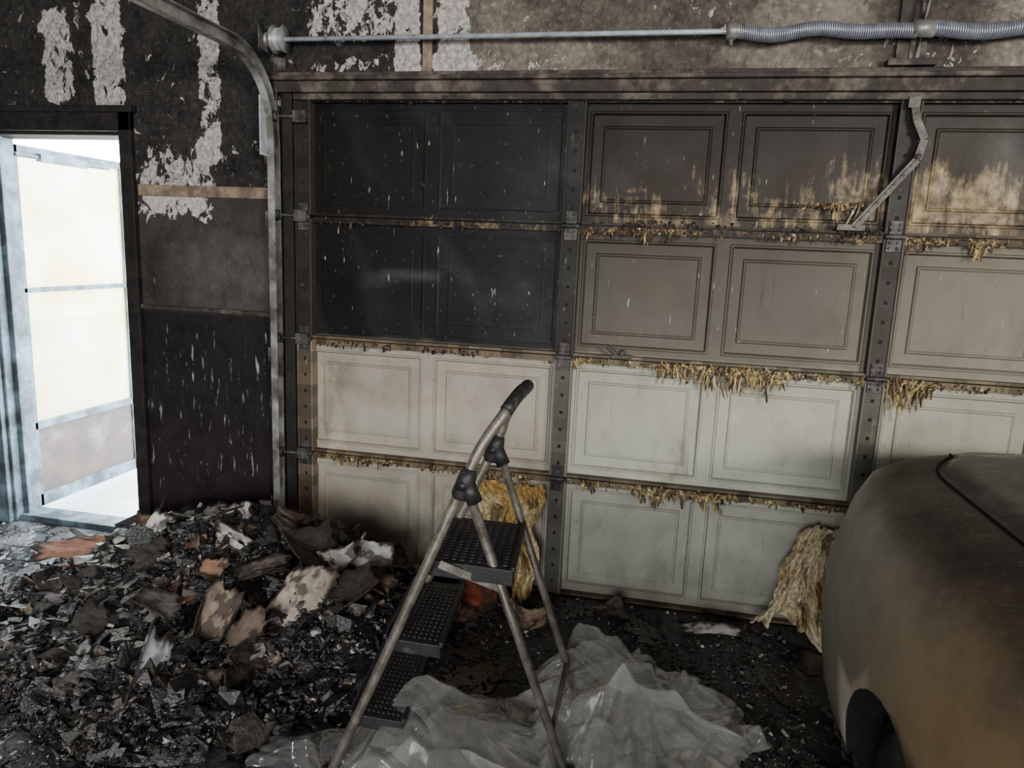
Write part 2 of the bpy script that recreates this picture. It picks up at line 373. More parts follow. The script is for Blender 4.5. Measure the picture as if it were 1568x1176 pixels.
def crust(z,x0,x1,n,pal,wt,drop=.05,th=.50,low=.004,vert=.12):
    x=rng.uniform(x0,x1,n);k=fbm(x,x*0+z*9,4,5,3);keep=(rng.random(n)<ss(th-.06,th+.10,k))|(rng.random(n)<.07);x=x[keep];k=k[keep];m=len(x)
    lump=rng.random(m)<.55
    L=np.where(lump,rng.uniform(.004,.014,m),rng.uniform(low,1,m)**2.6*drop*(.15+3.6*np.clip(k-.42,0,1))+.004)
    W_=np.where(lump,rng.uniform(.005,.014,m),rng.uniform(.002,.006,m))
    P=np.stack([x,rng.uniform(-.014,-.002,m),z-.001-rng.random(m)*.026-L*.45],1)
    S_=np.stack([W_,rng.uniform(.003,.008,m),L],1)
    chips(cr,P,S_,palette(m,pal,wt),vert*2,.45)
Yl=[(.42,.32,.13),(.28,.20,.10),(.14,.095,.05),(.05,.036,.025),(.42,.37,.26)]
crust(ZS[1],.1,1.2,520,Yl,[1,2,3,4,1],.05)
crust(ZS[2],.1,1.2,160,[(.02,.018,.016),(.08,.055,.04)],[3,1],.02)
crust(ZS[3],.1,1.2,160,[(.012,.012,.012),(.10,.06,.03)],[4,1],.02)
for z in ZS[1:4]:
    top=z>1.6
    crust(z,1.26,2.4,1700,Yl,[.6,2,4,8,.5] if top else [2.5,3,3,3,1],.09,.50)
    crust(z,1.9,2.38,380,Yl,[.6,2,3,5,.5] if top else [4,3,2,2,1],.085,.47)
    crust(z,2.48,4.8,3200,Yl,[2,3,3,3,1],.11,.48)
crust(ZS[3]+.03,1.25,2.4,600,[(.02,.018,.016),(.06,.045,.03)],[3,1],.035)
crust(ZS[3]+.12,2.06,2.36,160,Yl,[1,3,3,2,1],.10,.48)
crust(2.125,.1,4.8,500,[(.014,.012,.011),(.06,.048,.035)],[3,1],.02)
cr.obj('seam_crust',[M_foam],door)

# ---------------------------------------------------------------- tracks & torsion spring
tr=MB()
def channel(path):
    prof=[(-.004,-.026),(.028,-.026),(.028,-.022),(0,-.022),(0,.022),(.028,.022),(.028,.026),(-.004,.026)]
    V=[];n=len(path)
    for i,(y,z) in enumerate(path):
        a=path[max(i-1,0)];b=path[min(i+1,n-1)];dy,dz=b[0]-a[0],b[1]-a[1];l=math.hypot(dy,dz);ny,nz=dz/l,-dy/l
        for (px,pn) in prof: V.append((TX+px*SGN,y+ny*pn,z+nz*pn))
    k=len(prof);F=[(i*k+j,i*k+(j+1)%k,(i+1)*k+(j+1)%k,(i+1)*k+j) for i in range(n-1) for j in range(k)]
    tr.add(V,F,2)
path=[(-.055,0.02),(-.055,1.0),(-.055,1.93)]+[(-.055-.30*(1-math.cos(t)),1.95+.30*math.sin(t)) for t in np.linspace(.08,math.pi/2,14)]+[(-.6,2.25),(-1.6,2.25),(-2.9,2.25)]
for TX,SGN in ((-.09,1),(4.97,-1)):
    channel(path)
    for z in (.3,1.0,1.6,1.86):
        tr.box(min(TX,TX-.03*SGN),max(TX,TX-.03*SGN),-.06,0,z-.03,z+.03,0)
    tr.box(TX-.006*SGN-.003,TX-.006*SGN+.003,-.13,0,1.86,2.10,1);tr.box(min(TX-.03*SGN,TX),max(TX-.03*SGN,TX),-.008,-.0,1.86,2.1,1)
    for z in (1.87,1.93,1.99,2.05): tr.tube([(TX-.015*SGN,-.008,z),(TX-.015*SGN,-.02,z)],.009,6,0)
    tr.box(TX-.015,TX+.015,-1.62,-1.59,2.27,2.75,0);tr.box(TX-.015,TX+.015,-2.85,-2.82,2.27,2.75,0)
tr.obj('track',[M_galv,M_galvb,M_track],door)
BZ=2.325;BY=-.085
ts=empty('torsion_spring_assembly')
s=MB();s.tube([(-.10,BY,BZ),(4.98,BY,BZ)],.0095,12,0)
for x,sg in ((-.05,1),(4.93,-1)):
    s.tube([(x,BY,BZ),(x+.008*sg,BY,BZ),(x+.012*sg,BY,BZ),(x+.04*sg,BY,BZ),(x+.045*sg,BY,BZ),(x+.05*sg,BY,BZ)],[.055,.055,.040,.042,.052,.052],24,2)
    for a in range(4): s.tube([(x+(.014+a*.008)*sg,BY,BZ),(x+(.018+a*.008)*sg,BY,BZ)],.0445,24,0)
    s.bar((x-.03*sg,-.002,BZ-.10),(x-.03*sg,-.002,BZ+.06),.07,.004,(0,1,0),1)
    s.box(x-.034,x-.030,-.15,0,BZ-.05,BZ+.05,1)
    s.tube([(x-.045*sg,BY,BZ),(x-.02*sg,BY,BZ)],.03,16,2)
s.obj('torsion_bar',[M_galvb,M_galv,M_track],ts)
s=MB()
def coil(x0,x1,R,pitch,wr):
    n=int((x1-x0)/pitch*14);P=[]
    for i in range(n):
        u=i/(n-1);x=x0+(x1-x0)*u;a=2*math.pi*i/14
        sag=-.010*math.sin(u*math.pi*2.3)**2-.006*math.sin(u*9)
        P.append((x,BY+R*math.cos(a),BZ+sag+R*math.sin(a)))
    s.tube(P,wr,6,0)
coil(1.80,2.40,.023,.0075,.0032);coil(2.44,3.25,.024,.0075,.0033)
for x in (1.78,3.26): 
    s.tube([(x-.02,BY,BZ),(x+.012,BY,BZ),(x+.02,BY,BZ),(x+.04,BY,BZ)],[.031,.031,.025,.025],18,1)
    s.tube([(x,BY,BZ-.05),(x,BY,BZ+.05)],.008,8,1)
s.tube([(2.385,BY,BZ-.002),(2.455,BY,BZ-.002)],.030,16,1)
s.obj('torsion_springs',[simple('spring_steel',(.28,.30,.35),.36,.5,.25,30,.0005),M_track],ts)
s=MB();s.box(2.36,2.46,-.022,-.0,2.2,2.75,1);s.bar((2.42,-.02,BZ+.10),(2.42,BY,BZ),.035,.005,(1,0,0),0);s.bar((2.42,-.02,BZ-.08),(2.42,BY,BZ),.035,.005,(1,0,0),0)
s.bar((2.42,-.026,BZ-.10),(2.42,-.026,BZ+.10),.035,.005,(0,1,0),2);s.box(2.33,2.49,-.055,-.0,2.212,2.235,1)
s.tube([(2.42,BY,BZ+.0),(2.44,BY,BZ+.16),(2.43,BY+.02,BZ+.26)],.008,8,0)
s.obj('spring_anchor_bracket',[M_galv,M_dark,M_arm],ts,bevel=.002)

# ---------------------------------------------------------------- storm door (open 90 degrees outwards)
sd=empty('storm_door');q=MB();x=-1.655;y0,y1=.15,.93
for (a,b_,c0,c1) in ((y0,y0+.04,.02,1.93),(y1-.03,y1,.02,1.93),(y0,y1,1.89,1.93),(y0,y1,1.185,1.21),(y0,y1,.45,.49),(y0,y1,.02,.09)):
    q.box(x-.016,x+.016,a,b_,c0,c1)
q.tube([(x+.02,y1-.04,.9),(x+.05,y1-.04,.92),(x+.05,y1-.04,1.05),(x+.02,y1-.04,1.07)],.007,8)
q.box(x+.016,x+.05,.3,.62,1.86,1.90);q.tube([(x+.03,.16,1.88),(x+.03,.8,1.88)],.011,8)
q.obj('frame',[M_white],sd,bevel=.003)
g=Mat('sooty_glass');n=g.noise(3,5,.6)
colr=g.mix(g.step(n,.35,.65),(.95,.93,.82),(.84,.77,.53))
trn=g.N('ShaderNodeBsdfTranslucent',{'Color':colr}).outputs[0];tp=g.N('ShaderNodeBsdfTransparent',{'Color':colr}).outputs[0]
mx=g.N('ShaderNodeMixShader',{0:.45,1:trn,2:tp}).outputs[0];g.put(g.out.inputs[0],mx)
q=MB();q.box(x-.003,x+.003,y0+.04,y1-.03,1.21,1.89);q.box(x-.003,x+.003,y0+.04,y1-.03,.49,1.185);q.obj('glass',[g.mat],sd)
q=MB();q.box(x-.006,x+.006,y0+.04,y1-.03,.09,.45);q.obj('kickplate',[M_brown],sd)

# ---------------------------------------------------------------- floor & ground
fl=Mat('wet_sooty_concrete')
n=fl.noise(2.2,7,.65);n2=fl.noise(28,6,.65);n3=fl.noise(6,6,.6)
px=fl.N('ShaderNodeSeparateXYZ',{0:fl.tc.outputs['Object']}).outputs[0]
pud=fl.step(fl.noise(2.6,4,.6),.50,.56)
cf=fl.mix(fl.step(n2,.42,.68),(.008,.0075,.007),(.05,.047,.044));cf=fl.mix(fl.math('MULTIPLY',fl.step(n3,.45,.62),fl.step(px,1.0,-.4,.25,.85)),cf,(.13,.135,.145))
cf=fl.mix(fl.math('MULTIPLY',pud,.7),cf,(.012,.011,.011))
hh=fl.math('MULTIPLY',fl.math('ADD',n2,fl.math('MULTIPLY',n3,1.2)),fl.math('SUBTRACT',1.,fl.math('MULTIPLY',pud,.85)))
fl.bump(hh,.022,.8)
M_floor=fl.set(Base_Color=cf,Roughness=fl.step(pud,0.,1.,.34,.05))
q=MB();q.box(-2.7,5.5,-7.6,.16,-.1,0);q.obj('floor',[M_floor])
q=MB();q.box(-9,9,.16,14,-.12,-.02);q.obj('ground_outside',[simple('pale_concrete',(.55,.56,.56),.8,0,.2,4)])

# ---------------------------------------------------------------- debris pile
def H(x,y):
    w1=fbm(x,y,2.2,4,50)-.5
    def lobe(cx,cy,rx,ry,hh,p): return hh*np.clip(1-np.sqrt(((x-cx)/rx)**2+((y-cy)/ry)**2)**p,0,1)
    h=lobe(-.02,-.50,.92,.60,.39,1.7)
    for l in ((.38,-.70,.48,.46,.29,2.),(-.50,-.55,.50,.42,.21,1.8),(.08,-1.0,.55,.44,.18,2.2),(-.45,-.90,.55,.45,.11,2)): h=np.maximum(h,lobe(*l))
    e=np.clip(h/.06,0,1)
    return h+e*(.10*w1+.08*(fbm(x,y,7,3,51)-.5))
pile=empty('debris_pile')
xs=np.linspace(-1.2,1.0,210);ys=np.linspace(-1.5,-.03,130);X,Y=np.meshgrid(xs,ys,indexing='ij')
Z=np.maximum(H(X,Y),-.005)+.02*(fbm(X,Y,25,3,52)-.5)*(H(X,Y)>.01)
q=MB();q.grid(X,Y,Z-.012,0,False,(.013,.011,.010));q.obj('mound',[M_chip],pile)
pal=[(.009,.0085,.0085),(.022,.020,.018),(.055,.049,.043),(.15,.14,.13),(.40,.39,.38),(.12,.08,.05),(.10,.05,.03)]
def scatter(mb,n,x0,x1,y0,y1,wt,smin,smax,onpile=True,lift=.0,clump=False,tilt=.6,gain=1.,flat=1.):
    x=rng.uniform(x0,x1,n);y=rng.uniform(y0,y1,n);h=np.maximum(H(x,y),0)
    if onpile is True: k=h>.012
    elif onpile=='floor': k=(h<=.05)&((fbm(x,y,3,4,77)>.45) if clump else (x==x))
    else: k=x==x
    x,y,h=x[k],y[k],h[k];m=len(x)
    s_=smin*(smax/smin)**(rng.random(m)**1.8)
    S_=np.stack([s_,s_*rng.uniform(.35,1.,m),s_*rng.uniform(.15,.6,m)*flat],1)
    P=np.stack([x,y,h+S_[:,2]*.3+lift*rng.random(m)],1)
    cl=palette(m,pal,wt)*(.5+1.1*fbm(x,y,5,3,66))[:,None]*gain
    chips(mb,P,S_,cl,tilt)
q=MB()
scatter(q,48000,-1.15,.98,-1.48,-.04,[9,6,3.5,2.0,.9,.35,.1],.004,.020,lift=.012,tilt=.8)
scatter(q,3800,-1.1,.93,-1.45,-.06,[9,6,3,1.2,.5,.4,.15],.02,.05,lift=.018,flat=.8)
scatter(q,520,-.85,.85,-1.3,-.1,[9,6,3,.6,.15,.6,.2],.05,.09,lift=.016,tilt=.5,flat=.7,gain=.8)
scatter(q,300,-1.0,.9,-1.35,-.1,[9,6,3,1,.4,.6,.2],.06,.13,lift=.02,tilt=.45,flat=.14)
q.obj('charred_fragments',[M_chip],pile)
fd=MB()
scatter(fd,10000,-2.4,2.1,-2.2,-.03,[7,4,4,2,.8,.3,.1],.003,.014,'floor',clump=True)
scatter(fd,9000,-1.2,.35,-1.8,-.6,[6,4,4,3,1.4,.3,.1],.004,.015,'floor',gain=1.2)
scatter(fd,400,-1.5,.3,-1.8,-.2,[7,5,3,1,.4,.5,.1],.02,.045,'floor',flat=.4)
scatter(fd,3000,.7,2.2,-1.0,-.03,[6,4,2,1,.3,.5,.2],.004,.02,'floor')
scatter(fd,3000,-1.9,4.8,-4.5,-.05,[6,4,3,1,.3,.4,.1],.004,.02,'floor',clump=True)
fd.obj('floor_rubble',[M_chip])
def board(mb,c,size,rot,col,edge=(.022,.017,.013),curl=.3,seed=0):
    # torn sheet: ragged broken edges, bent along its length, one corner folded over
    r_=np.random.default_rng(int(seed*100));n=44;u=np.linspace(-1,1,n);U,V=np.meshgrid(u,u,indexing='ij')
    def rag(t,s): return .30*(fbm(t,t*0,1.6,2,s)-.5)*2+.16*(np.floor(fbm(t,t*0,3.5,2,s+6)*6)/6-.5)+.06*(fbm(t,t*0,14,2,s+8)-.5)
    x=U*(1+np.abs(U)**3*rag(V,seed+1))+.25*V*r_.uniform(-1,1);y=V*(1+np.abs(V)**3*rag(U,seed+2))
    sx,sy=size[0]/2,size[1]/2
    k_=max(.15,curl*r_.uniform(.7,1.9));ang=k_*x;X=np.sin(ang)/k_*sx;Zb=(1-np.cos(ang))/k_*sx*r_.choice([1,-1])
    a=r_.uniform(0,2*math.pi);dd=np.maximum(x*math.cos(a)+y*math.sin(a)-r_.uniform(.35,.7),0)
    Zb=Zb+dd*sx*r_.uniform(.6,1.6);X=X-dd*math.cos(a)*sx*.5;Yv=y*sy-dd*math.sin(a)*sy*.5
    Zb=Zb+.05*sx*(fbm(x,y,3,3,seed+3)-.5)*2
    rr=np.maximum(np.abs(U),np.abs(V))
    e=ss(.74,1.0,rr+.6*(fbm(x,y,3,4,seed+9)-.5))[...,None]
    blot=(ss(.54,.62,fbm(x,y,1.8,5,seed+5))*.8)[...,None]
    cc=np.array(col)*(1-e)+np.array(edge)*e;cc=cc*(1-blot)+np.array(edge)*1.6*blot
    P=np.stack([X,Yv,Zb],-1).reshape(-1,3)
    R=np.array((Matrix.Rotation(rot[2],3,'Z')@Matrix.Rotation(rot[1],3,'Y')@Matrix.Rotation(rot[0],3,'X')))
    P=P@R.T+np.array(c);P=P.reshape(n,n,3)
    mb.grid(P[...,0],P[...,1],P[...,2],0,False,cc)
q=MB();WH=(.48,.47,.44);TN=(.22,.175,.13);BR=(.30,.15,.10)
L=[((-.56,-.55,.21),(.44,.18),(.35,.1,.55),BR,.15),((-.38,-.46,.29),(.26,.10),(.5,.1,.4),(.20,.12,.08),.2),
 ((-.33,-.60,.33),(.10,.16),(1.0,.3,.2),WH,.4),((.0,-.52,.39),(.14,.12),(.8,.2,.5),WH,.5),((-.12,-.50,.38),(.15,.09),(.5,-.5,.9),(.2,.19,.17),.4),
 ((.07,-.66,.36),(.15,.11),(.9,.4,-.3),(.40,.38,.34),.5),((.28,-.50,.34),(.24,.12),(.4,.1,.2),(.14,.11,.09),.4),((.56,-.52,.31),(.18,.14),(.9,.2,-.2),WH,.5),
 ((.45,-.86,.28),(.20,.25),(1.0,.35,.3),(.36,.31,.25),.7),((.20,-.98,.23),(.13,.24),(1.2,.5,.2),TN,.8),((.13,-1.24,.15),(.13,.27),(1.0,.45,.7),(.46,.50,.51),.6),
 ((.26,-1.17,.11),(.17,.11),(.6,.1,.1),(.10,.075,.06),.6),((-.04,-1.2,.12),(.17,.11),(.7,.6,.3),(.26,.22,.20),.6),((.08,-.82,.32),(.10,.09),(.9,.1,.1),(.22,.13,.08),.4),
 ((.40,-1.08,.13),(.22,.13),(.7,.5,.9),(.05,.042,.037),.6),((.36,-.62,.35),(.22,.14),(.6,.3,1.2),(.035,.03,.027),.6),((.58,-.74,.26),(.22,.16),(.7,-.3,.5),(.03,.026,.024),.6),
 ((-.22,-.75,.31),(.15,.10),(.7,.1,1.),(.05,.045,.04),.5),((.66,-.68,.15),(.20,.12),(.5,.4,.1),(.2,.18,.15),.5),((-.5,-.8,.17),(.15,.10),(.5,.2,1.),(.05,.046,.042),.5),
 ((.5,-.62,.33),(.15,.10),(.9,-.3,.6),(.35,.33,.30),.5),((.2,-.4,.37),(.17,.08),(.4,.1,.1),(.12,.09,.07),.4),((.35,-.3,.27),(.22,.11),(.4,.1,.4),(.09,.07,.05),.4),
 ((.05,-1.33,.05),(.14,.06),(.5,.1,.6),(.38,.38,.38),.4),((-.28,-1.0,.17),(.13,.09),(.6,.2,.3),(.05,.046,.042),.5),((.55,-.35,.2),(.2,.12),(.4,.1,.9),(.12,.08,.055),.4),
 ((.33,-.93,.24),(.13,.11),(.7,.5,1.4),(.16,.11,.075),.8),((.27,-.78,.33),(.18,.08),(.7,-.2,.7),(.12,.10,.085),.6),
 ((-.05,-.95,.24),(.16,.09),(.6,.2,.1),(.08,.072,.065),.5),((.62,-.62,.26),(.18,.10),(.6,.1,-.4),(.12,.08,.055),.5),((-.62,-.85,.12),(.15,.07),(.4,.1,.1),(.20,.19,.19),.5),
 ((.33,-1.02,.21),(.12,.18),(1.1,.2,-.3),(.13,.10,.075),.8),((-.20,-1.12,.12),(.13,.06),(.5,.3,-.5),(.30,.30,.30),.5),((-.42,-.70,.24),(.12,.06),(.5,.3,.9),(.34,.33,.32),.5)]
for i,(c_,sz,ro,cl,cu) in enumerate(L):
    board(q,c_,(sz[0]*1.0,sz[1]*1.05),ro,cl,curl=cu,seed=i*1.7+1)
q.obj('broken_drywall',[M_paper],pile,solid=.006)
q=MB()
for i,(c_,sz,ro,cl,cu) in enumerate([((.94,-.26,.10),(.20,.18),(.5,.2,.2),(.24,.06,.03),.5),((.90,-.40,.05),(.14,.10),(.2,.3,.8),(.20,.13,.09),.4),((1.18,-.36,.05),(.20,.12),(.5,.1,.1),(.22,.15,.10),.6),
   ((1.92,-.17,.02),(.24,.08),(.1,.05,.2),(.28,.26,.23),.1),((1.5,-.14,.03),(.14,.08),(.2,.05,.3),(.1,.08,.07),.3)]):
    board(q,c_,sz,ro,cl,curl=cu,seed=i*2.3+60)
q.obj('torn_cardboard',[M_paper],solid=.005)

# ---------------------------------------------------------------- yellow hanging wrap on the door
def drape(name,xt,wt,xb,wb,z0,z1,seed,cols,ny=0.06):
    n,m=110,80;u=np.linspace(0,1,n);v=np.linspace(0,1,m);U,V=np.meshgrid(u,v,indexing='ij')
    f=V**.8;wid=(wt*(1-f)+wb*f)*(1+.45*(fbm(V,V*0,5,3,seed)-.5));xc=xt*(1-f)+xb*f+.07*(fbm(V*0+3,V,4,3,seed+1)-.5)
    X=xc+(U-.5)*wid+.03*(fbm(U,V,6,3,seed+2)-.5)
    q1=U*3.6+1.9*fbm(U,V*.9,2.2,3,seed+4)+V*.7;fold=np.abs((q1%1)*2-1)
    q2=U*8-V*1.8+3.2*fbm(U,V,3,3,seed+6);f2=np.abs((q2%1)*2-1)
    Y=-.020-ny*fold*np.sin(np.pi*np.clip(U,.04,.96))*(.5+.9*V)-.028*f2-.12*V*V*(.4+fbm(U,V,3,2,seed+7))
    Z=z1+(z0-z1)*V*(1-.35*fbm(U,U*0,7,3,seed+8))+.04*(fbm(U,V,7,3,seed+9)-.5)
    k=fbm(U,V,4,4,seed+11)[...,None];k=ss(.35,.65,k);cc=np.array(cols[0])*(1-k)+np.array(cols[1])*k
    d_=ss(.57,.68,fbm(U,V,6,4,seed+13))[...,None];cc=cc*(1-d_*.75)+np.array([.11,.06,.02])*d_*.75
    Z=np.maximum(Z,.006)
    q=MB();q.grid(X,Y,Z,0,True,cc);return q.obj(name,[M_foam],solid=.003)
drape('insulation_wrap',.975,.38,1.08,.20,.0,.51,5,((.42,.27,.09),(.58,.47,.25)),.05)
drape('insulation_wrap.001',2.345,.13,2.22,.30,.0,.46,17,((.38,.29,.15),(.54,.46,.30)))

# ---------------------------------------------------------------- plastic sheeting
pm=Mat('clear_polythene')
pm.b.inputs['IOR'].default_value=1.55
cre=pm.math('ABSOLUTE',pm.math('SUBTRACT',pm.noise(4,2,.5,dist=1.0),.5))
pm.bump(pm.math('MINIMUM',cre,.12),.06,.9)
lw=pm.N('ShaderNodeLayerWeight',{'Blend':.4}).outputs['Facing']
pm.set(Base_Color=pm.mix(pm.noise(5,4),(.50,.50,.47),(.76,.76,.73)),Roughness=.12)
pm.b.inputs['Specular IOR Level'].default_value=.9
trn=pm.N('ShaderNodeBsdfTranslucent',{'Color':(.75,.75,.72)}).outputs[0];tp=pm.N('ShaderNodeBsdfTransparent',{'Color':(.95,.95,.94)}).outputs[0]
gl=pm.N('ShaderNodeBsdfGlossy',{'Color':(1.,1.,1.),'Roughness':.10}).outputs[0]
m1=pm.N('ShaderNodeMixShader',{0:.25,1:pm.b.outputs[0],2:trn}).outputs[0]
tf=pm.math('SUBTRACT',pm.step(pm.noise(3.5,5,.65),.35,.65,.76,.95),pm.math('MULTIPLY',lw,.5))
m2=pm.N('ShaderNodeMixShader',{0:tf,1:m1,2:tp}).outputs[0]
m3=pm.N('ShaderNodeMixShader',{0:pm.math('MULTIPLY',lw,.34),1:m2,2:gl}).outputs[0];pm.put(pm.out.inputs[0],m3)
def crumple(cx,cy,rx,ry,hh,seed,rot=0,n=170,fr=1.):
    r_=np.random.default_rng(seed);u=np.linspace(-1,1,n);U,V=np.meshgrid(u,u,indexing='ij')
    Xd=U*np.sqrt(1-V*V*.5);Yd=V*np.sqrt(1-U*U*.5);R_=np.sqrt(Xd**2+Yd**2);th=np.arctan2(Yd,Xd)
    edge=1+.7*(fbm(np.cos(th)*1.5+9,np.sin(th)*1.5+9,1.8,3,seed)-.5)
    x=Xd*rx*edge;y=Yd*ry*edge;h=np.zeros_like(x)
    wx=x+.22*(fbm(x,y,1.6,2,seed+1)-.5);wy=y+.22*(fbm(x,y,1.6,2,seed+2)-.5)
    fac=np.full_like(x,9.)
    for i in range(9):
        a=r_.uniform(0,2*math.pi);g_=r_.uniform(.25,.75);o_=r_.uniform(0,.16)
        px,py=r_.uniform(-.6,.6)*rx,r_.uniform(-.6,.6)*ry
        fac=np.minimum(fac,o_+.12+g_*((wx-px)*math.cos(a)+(wy-py)*math.sin(a)))
    fac=np.clip(fac,0,None);h=fac/max(1e-3,np.percentile(fac,98))
    k2=np.zeros_like(x)
    for i in range(8):
        a=r_.uniform(0,math.pi);f=r_.uniform(1.5,5)*fr;p=r_.uniform(0,1)
        t_=((wx*math.cos(a)+wy*math.sin(a))*f+p);t_=np.maximum(1-np.abs((t_%1)-.5)*r_.uniform(6,12),0)
        m_=ss(.45,.60,fbm(x,y,2.2,2,seed+20+i));k2+=t_*m_/f
    env=np.clip(1-R_**3.5,0,1)**.6
    Z=.010+hh*env*(.15+.75*h+1.1*k2)+.010*fbm(x,y,9,2,seed+40)
    x=x+.03*(fbm(x,y,4,2,seed+5)-.5)*2;y=y+.03*(fbm(x,y,4,2,seed+6)-.5)*2
    ca,sa=math.cos(rot),math.sin(rot)
    return cx+ca*x-sa*y,cy+sa*x+ca*y,Z
q=MB()
for a in ((1.12,-1.20,.34,.30,.18,3,.3),(1.62,-.84,.38,.36,.18,8,-.3),(.88,-1.30,.34,.18,.05,12,.2),(1.42,-1.10,.54,.36,.08,21,.2),(1.60,-.86,.36,.32,.12,33,.9),(1.17,-1.20,.28,.25,.11,45,1.2)):
    q.grid(*crumple(*a),0,True)
q.obj('plastic_sheeting',[pm.mat])

# ---------------------------------------------------------------- step ladder
sl=empty('step_ladder');q=MB()
def arc(P,n=8):
    P=[Vector(p) for p in P];P=[P[0]*2-P[1]]+P+[P[-1]*2-P[-2]];o=[]
    for i in range(1,len(P)-2):
        for k in range(n):
            t=k/n;a,b,c_,d_=P[i-1:i+3]
            o.append(.5*((2*b)+(c_-a)*t+(2*a-5*b+4*c_-d_)*t*t+(3*b-a-3*c_+d_)*t**3))
    return o+[P[-2]]
q.tube(arc([(.79,-1.335,.02),(.965,-1.287,.46),(1.135,-1.24,.90),(1.175,-1.22,1.0),(1.225,-1.17,1.085)]),.0145,14)
q.tube(arc([(.74,-.965,.02),(.94,-.92,.46),(1.13,-.875,.90),(1.165,-.88,1.0),(1.215,-.92,1.085)]),.0145,14)
q.tube([(1.145,-1.232,.87),(1.445,-1.16,.015)],.013,14);q.tube([(1.15,-.866,.87),(1.435,-.79,.015)],.013,14)
q.bar((1.075,-1.25,.665),(1.24,-1.215,.60),.006,.022,(0,0,1));q.bar((1.05,-.90,.665),(1.24,-.85,.60),.006,.022,(0,0,1))
q.tube([(1.395,-1.17,.16),(1.39,-.80,.16)],.009,10)
q.obj('rails',[M_alu],sl)
q=MB()
q.tube(arc([(1.175,-1.22,1.0),(1.225,-1.17,1.085),(1.245,-1.10,1.12),(1.25,-1.04,1.125),(1.245,-.98,1.12),(1.215,-.92,1.085),(1.165,-.88,1.0)],6)[6:-6],.0185,14)
for p in ((1.135,-1.24,.895),(1.13,-.875,.895)):
    q.tube([(p[0]-.012,p[1]-.004,p[2]-.045),(p[0]-.01,p[1],p[2]-.03),(p[0]+.008,p[1],p[2]+.02),(p[0]+.014,p[1]+.004,p[2]+.04)],[.018,.025,.025,.018],14)
    q.tube([(p[0]+.005,p[1],p[2]+.005),(p[0]+.03,p[1]+.004,p[2]-.05)],.022,12);q.tube([(p[0],p[1]-.03,p[2]),(p[0],p[1]+.03,p[2])],.013,12)
for p in ((.785,-1.336,0),(.735,-.966,0),(1.447,-1.16,0),(1.437,-.79,0)): q.tube([(p[0],p[1],0),(p[0],p[1],.012),(p[0],p[1],.05)],[.022,.021,.017],12)
q.obj('grips_and_feet',[M_black],sl)
def step_(x0,x1,z,yn,yf,sh,th=.038):
    V=[];
    for zz in (z-th,z):
        for (yy,s_) in ((yn,0),(yf,sh)):
            for xx in (x0,x1): V.append((xx+s_,yy,zz))
    q.add(V,[(0,2,3,1),(4,5,7,6),(0,1,5,4),(2,6,7,3),(0,4,6,2),(1,3,7,5)],0)
    nr=9
    for i in range(nr):
        f=(i+.5)/nr;xx=x0+.012+(x1-x0-.024)*f
        for a in np.linspace(.06,.90,15):
            b=a+.035;q.bar((xx+sh*a,yn+(yf-yn)*a,z+.001),(xx+sh*b,yn+(yf-yn)*b,z+.001),(x1-x0)/nr*.5,.005,(0,0,1),0)
    q.bar((x0,yn,z+.002),(x0+sh,yf,z+.002),.012,.014,(0,0,1));q.bar((x1,yn,z+.002),(x1+sh,yf,z+.002),.012,.014,(0,0,1))
q=MB();step_(1.035,1.275,.665,-1.235,-.895,-.035,.045);step_(.935,1.095,.445,-1.285,-.92,-.04);step_(.845,1.0,.215,-1.31,-.945,-.045)
q.obj('treads',[M_black],sl,bevel=.004)

# ---------------------------------------------------------------- car
car=empty('car')
CX=3.045;NOSE=-.34;TAIL=-5.0
hp=[(.80,.18),(.865,.24),(.885,.36),(.895,.47),(.893,.58),(.880,.69),(.855,.81),(.810,.890),(.72,.930),(.60,.950),(.40,.962),(.20,.968),(0,.97)]
hp=np.array(hp)
def prof(y):
    d=min(NOSE-y,y-TAIL);p=2.7;t_=min(max(d,0.004)/.68,1);sx=(1-(1-t_)**p)**(1/p)
    sz=.90+.10*min(d/.40,1)**.6
    P=[]
    for (a,z) in hp:
        low=1 if z<.62 else max(0,1-(z-.62)/.15)
        t2=min((max(d,0.004)+.05*low)/.68,1);s2=(1-(1-t2)**p)**(1/p)
        P.append((a*s2,.20+(z-.20)*sz+(0 if z>.3 else (1-sz)*.6)))
    return P
ysec=np.concatenate([NOSE-np.array([.0,.004,.015,.035,.06,.1,.15,.2,.27,.35,.45,.57,.7,.85]),np.linspace(-1.3,-4.0,26),TAIL+np.array([.85,.7,.57,.45,.35,.27,.2,.15,.1,.06,.035,.015,.004,0])])
V=[];k=None
for y in ysec:
    P=prof(y);row=[(CX-a,y,z) for a,z in P]+[(CX+a,y,z) for a,z in P[::-1][1:]]
    k=len(row);V+=row
n=len(ysec);F=[(i*k+j,(i+1)*k+j,(i+1)*k+(j+1)%k,i*k+(j+1)%k) for i in range(n-1) for j in range(k)]
F+=[tuple(range(k)),tuple(range(n*k-1,(n-1)*k-1,-1))]
cm=Mat('burnt_car_paint');tcz=cm.N('ShaderNodeSeparateXYZ',{0:cm.tc.outputs['Object']}).outputs
nn=cm.noise(2.5,6,.65);n4=cm.noise(14,6,.65)
zz=cm.math('MULTIPLY_ADD',nn,.30,tcz[2])
yy=cm.math('MULTIPLY_ADD',nn,.3,tcz[1])
cside=cm.mix(cm.step(yy,-1.55,-1.0),(.27,.18,.085),(.20,.182,.142))
cside=cm.mix(cm.math('MULTIPLY',cm.step(n4,.45,.7),.4),cside,(.09,.073,.052))
cc=cm.mix(cm.step(zz,.90,1.07),cside,(.044,.038,.030))
dust=cm.math('MULTIPLY',cm.step(cm.noise(38,5,.65),.56,.66),.35);cc=cm.mix(dust,cc,(.20,.175,.135))
